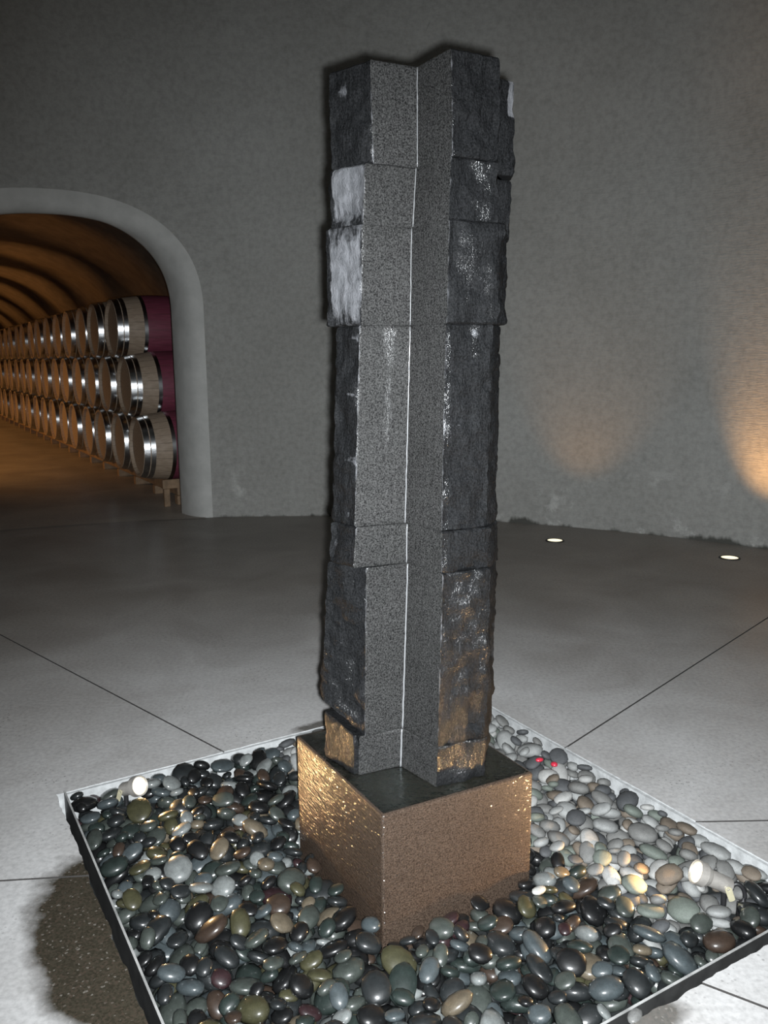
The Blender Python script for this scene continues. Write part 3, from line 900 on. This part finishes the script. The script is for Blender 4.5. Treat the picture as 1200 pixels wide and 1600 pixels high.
# ------------------------------------------------------------------ pebbles
rng = np.random.default_rng(11)
RES = 0.006; HALF = 0.90; NG = int(2 * HALF / RES)
gx = (np.arange(NG) + 0.5) * RES - HALF
GU, GW = np.meshgrid(gx, gx, indexing='ij')
Hf = np.full((NG, NG), -0.115)
inside = (np.abs(GU) < S - 0.006) & (np.abs(GW) < S - 0.006)
Hf[~inside] = 0.6
def luw(p): q = p - CTR; return q.dot(E2), q.dot(E1)
bu = [luw(p) for p in (bL, bF, bR, bB)]
umin, umax = min(b[0] for b in bu), max(b[0] for b in bu); wmin, wmax = min(b[1] for b in bu), max(b[1] for b in bu)
Hf[(GU > umin - .004) & (GU < umax + .004) & (GW > wmin - .004) & (GW < wmax + .004)] = 0.6
def lamp_clear():
    for L0, aim, ln in ((LL, Vector((0.0, 2.2, 0)), 0.085), (RL, Vector((0.26, 2.16, 0)), 0.125)):
        a = Vector(luw(L0)).to_3d(); b = Vector(luw(aim)).to_3d(); d = (b - a).normalized()
        al = (GU - a.x) * d.x + (GW - a.y) * d.y; ac = (GU - a.x) * -d.y + (GW - a.y) * d.x
        Hf[(al < 0.012) & (al > -ln) & (np.abs(ac) < 0.034)] = 0.6

def in_beam(u, w):
    for L0, aim in ((LL, Vector((0.0, 2.2, 0))), (RL, Vector((0.26, 2.16, 0)))):
        a = luw(L0); b = luw(aim); dx, dy = b[0] - a[0], b[1] - a[1]; m = math.hypot(dx, dy); dx /= m; dy /= m
        al = (u - a[0]) * dx + (w - a[1]) * dy; ac = abs(-(u - a[0]) * dy + (w - a[1]) * dx)
        if 0 < al < 0.16 and ac < 0.05: return True
    return False
def ell(a, b, c, yaw, tx, ty):
    R = (Matrix.Rotation(tx, 3, 'X') @ Matrix.Rotation(ty, 3, 'Y') @ Matrix.Rotation(yaw, 3, 'Z'))
    Rn = np.array(R); return Rn, Rn @ np.diag([1 / a**2, 1 / b**2, 1 / c**2]) @ Rn.T
def place(u, w, A, ext):
    i0, i1 = max(0, int((u - ext + HALF) / RES)), min(NG, int((u + ext + HALF) / RES) + 1)
    j0, j1 = max(0, int((w - ext + HALF) / RES)), min(NG, int((w + ext + HALF) / RES) + 1)
    dx = GU[i0:i1, j0:j1] - u; dy = GW[i0:i1, j0:j1] - w
    q2 = A[2, 2]; q1 = 2 * (A[0, 2] * dx + A[1, 2] * dy); q0 = A[0, 0] * dx**2 + A[1, 1] * dy**2 + 2 * A[0, 1] * dx * dy - 1
    D = q1**2 - 4 * q2 * q0; ok = D > 0; sq = np.sqrt(np.where(ok, D, 0))
    lo = (-q1 - sq) / (2 * q2); hi = (-q1 + sq) / (2 * q2)
    if not ok.any(): return None
    h = Hf[i0:i1, j0:j1]
    z = np.max(np.where(ok, h - lo, -9)); return z, ok, hi, (i0, i1, j0, j1)
PEB = []
fails = 0
while len(PEB) < 3300 and fails < 420:
    a = min(0.050, max(0.020, rng.lognormal(math.log(0.0338), 0.24))); b = a * rng.uniform(0.66, 0.92); c = a * rng.uniform(0.36, 0.56)
    yaw = rng.uniform(0, 2 * PI); best = None
    for _ in range(7):
        u, w = rng.uniform(-S + b, S - b, 2)
        i, j = int((u + HALF) / RES), int((w + HALF) / RES); k = 4
        i, j = min(max(i, k), NG - k - 1), min(max(j, k), NG - k - 1)
        gxv = np.clip((Hf[i + k, j] - Hf[i - k, j]) / (2 * k * RES), -0.45, 0.45); gyv = np.clip((Hf[i, j + k] - Hf[i, j - k]) / (2 * k * RES), -0.45, 0.45)
        tx, ty = math.atan(gyv) * 0.8 + rng.normal(0, 0.10), -math.atan(gxv) * 0.8 + rng.normal(0, 0.10)
        R, A = ell(a, b, c, yaw, tx, ty); r = place(u, w, A, a)
        if r and (best is None or r[0] < best[0][0]): best = (r, u, w, R)
    (z, ok, hi, sl_), u, w, R = best
    if z + c > 0.016: fails += 1; continue
    if len(PEB) == 700: lamp_clear()
    if in_beam(u, w) and z + c > -0.035: continue
    i0, i1, j0, j1 = sl_; hh = Hf[i0:i1, j0:j1]
    Hf[i0:i1, j0:j1] = np.where(ok, np.maximum(hh, z + hi - 0.0012), hh)
    PEB.append((u, w, z, a, b, c, R))
WETC = [('slate', (0.030, 0.036, 0.038)), ('charcoal', (0.014, 0.015, 0.016)), ('grey-green', (0.085, 0.105, 0.090)), ('blue-grey', (0.10, 0.13, 0.14)),
        ('olive', (0.10, 0.095, 0.04)), ('brown', (0.085, 0.052, 0.034)), ('maroon', (0.055, 0.022, 0.026)), ('pale grey', (0.34, 0.37, 0.36)), ('tan', (0.24, 0.19, 0.12)), ('dark green', (0.035, 0.055, 0.048))]
WETP = np.array([.23, .17, .18, .11, .07, .06, .025, .045, .03, .08])
DRYC = [('dusty grey', (0.25, 0.25, 0.24)), ('dusty pale grey', (0.42, 0.43, 0.42)), ('dusty dark grey', (0.11, 0.115, 0.12)), ('dusty brown', (0.22, 0.18, 0.14)), ('dusty greenish', (0.20, 0.23, 0.20)), ('dusty white', (0.55, 0.55, 0.53))]
DRYP = np.array([.32, .22, .18, .09, .12, .07])
sc_ = lambda c, k: tuple(v * k for v in c)
PM = [m_pebble('pebble_wet_' + n.replace(' ', '_').replace('-', '_'), tuple(0.42 * (0.8 * v + 0.2 * sum(c) / 3) for v in c), True) for n, c in WETC] + [m_pebble('pebble_' + n.replace(' ', '_'), sc_(c, 0.52), False) for n, c in DRYC]
kinds = []
for (u, w, z, a, b, c, R) in PEB:
    lim = 0.36 + 0.10 * noise.noise(Vector((u * 3, w * 3, 0)))
    dry = (u > lim and w > -0.72 + 0.1 * noise.noise(Vector((u * 4, w * 4, 5)))) or (u > -0.1 and w > 0.62)
    kinds.append(len(WETC) + int(rng.choice(len(DRYC), p=DRYP / DRYP.sum())) if dry else int(rng.choice(len(WETC), p=WETP / WETP.sum())))
# pebble shapes
def ico(sub):
    import bmesh
    bm = bmesh.new(); bmesh.ops.create_icosphere(bm, subdivisions=sub, radius=1.0)
    v = np.array([x.co[:] for x in bm.verts]); f = [tuple(x.index for x in fc.verts) for fc in bm.faces]; bm.free(); return v, f
IV, IF = ico(3)
IV2, IF2 = ico(2)
def shape(V, k):
    out = []
    for p in V:
        q = Vector(p); s = 1 + 0.09 * noise.noise(q * 0.9 + Vector((k * 5.1, 0, 0))) + 0.03 * noise.noise(q * 2.2 + Vector((0, k * 3.3, 0)))
        n_ = 2.35
        g = (abs(q.x) ** n_ + abs(q.y) ** n_ + abs(q.z) ** n_) ** (-1 / n_)
        out.append(q * s * g)
    return np.array([o[:] for o in out])
SH = [shape(IV, k) for k in range(7)]; SH2 = [shape(IV2, k) for k in range(7)]
# which ones show largest from in front: a coarse id buffer
W_, H_ = 300, 400
zb = np.full(W_ * H_, 1e9); ib = np.full(W_ * H_, -1)
Bmat = np.array([E2[:], E1[:], (0, 0, 1)]).T
Rcam = np.array([RT[:], UP[:], _f[:]])
def splat(P, ident):
    q = (P - np.array(EYE)) @ Rcam.T
    x = ((600 + F * q[:, 0] / q[:, 2]) / 4).astype(int); y = ((800 - F * q[:, 1] / q[:, 2]) / 4).astype(int)
    ok = (x >= 0) & (x < W_) & (y >= 0) & (y < H_); k = y[ok] * W_ + x[ok]; d = q[ok, 2]
    for kk, dd in zip(k, d):
        if dd < zb[kk]: zb[kk] = dd; ib[kk] = ident
gs, gz = np.meshgrid(np.linspace(0, 1, 160), np.linspace(-0.1, BZ, 120))
for a, b in ((bL, bF), (bF, bR)):
    P = np.stack([a.x + (b.x - a.x) * gs.ravel(), a.y + (b.y - a.y) * gs.ravel(), gz.ravel()], 1); splat(P, -2)
gs, gz = np.meshgrid(np.linspace(0, 1, 160), np.linspace(BZ, 0.9, 160))
P = np.stack([-0.17 + 0.46 * gs.ravel(), 2.2 + 0 * gs.ravel(), gz.ravel()], 1); splat(P, -2)
for i, (u, w, z, a, b, c, R) in enumerate(PEB):
    V = SH2[i % 7] * np.array([a, b, c]); V = (R @ V.T).T + np.array([u, w, z]); V = V[V[:, 2] > z - c * 0.5]
    splat(np.array(CTR) + V @ Bmat.T, i)
cnt = np.bincount(ib[ib >= 0], minlength=len(PEB)); big = set(np.argsort(-cnt)[:298].tolist())
PMESH = []
for k in range(7):
    me = bpy.data.meshes.new('pebble'); me.from_pydata([tuple(v) for v in SH2[k]], [], IF2); me.materials.append(PM[0])
    me.polygons.foreach_set('use_smooth', [True] * len(me.polygons)); me.update(); PMESH.append(me)
Bm = Matrix((E2, E1, Vector((0, 0, 1)))).transposed()
LEFTZ = 'left of the stone block'
lampL, lampR = luw(LL), luw(RL)
def zone(u, w):
    if math.hypot(u - lampL[0], w - lampL[1]) < 0.17: return 'around the left spotlight'
    if math.hypot(u - lampR[0], w - lampR[1]) < 0.17: return 'around the right spotlight'
    du, dw = max(umin - u, u - umax, 0), max(wmin - w, w - wmax, 0)
    if w < -S + 0.16: return 'along the near right steel edge'
    if u < -S + 0.16: return 'along the left steel edge'
    if u > S - 0.16: return 'along the far right curb'
    if w > S - 0.16: return 'along the far left curb'
    side = 'behind' if w > wmax else 'left of' if u < umin else 'right of' if u > umax else 'in front of'
    return ('close ' if math.hypot(du, dw) < 0.16 else '') + side + ' the stone block'
sv, sf, si_ = [], [], []; nv = 0; named = {}
for i, (u, w, z, a, b, c, R) in enumerate(PEB):
    kd = kinds[i]
    if i in big:
        o = bpy.data.objects.new('pebble', PMESH[i % 7]); COL.objects.link(o)
        M = (Bm @ Matrix([tuple(r) for r in R]) @ Matrix.Diagonal((a, b, c))).to_4x4(); M.translation = uw(u, w, z)
        o.matrix_world = M
        o.material_slots[0].link = 'OBJECT'; o.material_slots[0].material = PM[kd]
        nm = 'wet glossy ' + WETC[kd][0] if kd < len(WETC) else DRYC[kd - len(WETC)][0]
        sz = 'large' if a > 0.037 else 'small' if a < 0.028 else 'middling'
        lb = '%s %s pebble %s' % (sz, nm, zone(u, w))
        tag(o, lb, 'pebble', 'river pebbles in the fountain basin'); named.setdefault(lb, []).append((o, M.translation.copy()))
    else:
        V = SH2[i % 7] * np.array([a, b, c]); V = (R @ V.T).T + np.array([u, w, z]); V = np.array(CTR) + V @ Bmat.T
        sv.append(V); sf += [tuple(q + nv for q in f) for f in IF2]; nv += len(V); si_ += [kd] * len(IF2)
for lb, L in named.items():
    if len(L) < 2: continue
    def px_(p): q = p - EYE; return q.dot(RT) / q.dot(_f)
    L.sort(key=lambda e: px_(e[1])); m = len(L)
    for k, (o, p) in enumerate(L):
        o['label'] = lb + ', ' + ('leftmost' if k == 0 else 'rightmost' if k == m - 1 else ORD[k] + ' from left')
if sv:
    rest = put('pebble_bed', np.concatenate(sv).tolist(), sf, PM, None, si_, True)
    rest['kind'] = 'stuff'; rest['label'] = 'heaped river pebbles filling the square basin'; rest['category'] = 'pebbles'
print('PEBBLES', len(PEB), 'mean height', float(Hf[Hf < 0.3].mean()))
def lone(px, py, z, a, b, c, yaw, mat, label):
    p = on_z(px, py, z); o = bpy.data.objects.new('pebble', PMESH[2]); COL.objects.link(o)
    M = (Matrix.Rotation(yaw, 3, 'Z') @ Matrix.Diagonal((a, b, c))).to_4x4(); M.translation = p; o.matrix_world = M
    o.material_slots[0].link = 'OBJECT'; o.material_slots[0].material = mat
    return tag(o, label, 'pebble')
RED = m_pebble('pebble_red', (0.55, 0.03, 0.06), True); WHT = m_pebble('pebble_white', (0.4, 0.4, 0.38), True); WHT2 = m_pebble('pebble_offwhite', (0.16, 0.16, 0.155), True)
def top_at(px, py):
    z = -0.03
    for _ in range(4):
        u, w = luw(on_z(px, py, z)); i, j = int((u + HALF) / RES), int((w + HALF) / RES)
        blk = Hf[max(i - 3, 0):i + 4, max(j - 3, 0):j + 4]; blk = blk[blk < 0.3]
        z = float(np.clip(blk.max() if blk.size else -0.03, -0.1, 0.02))
    return z
lone(843, 1187, top_at(843, 1187) + 0.008, 0.016, 0.011, 0.007, 0.3, RED, 'small bright red chip lying behind the stone block, left one of two')
lone(866, 1194, top_at(866, 1194) + 0.008, 0.014, 0.013, 0.008, 1.2, RED, 'small bright red chip lying behind the stone block, right one of two')
lone(842, 1391, top_at(842, 1391) + 0.006, 0.024, 0.014, 0.009, 0.5, WHT, 'bright white pebble just right of the stone block')
lone(992, 1588, -0.004, 0.026, 0.016, 0.012, 0.9, WHT2, 'white pebble wedged outside the near right steel edging')
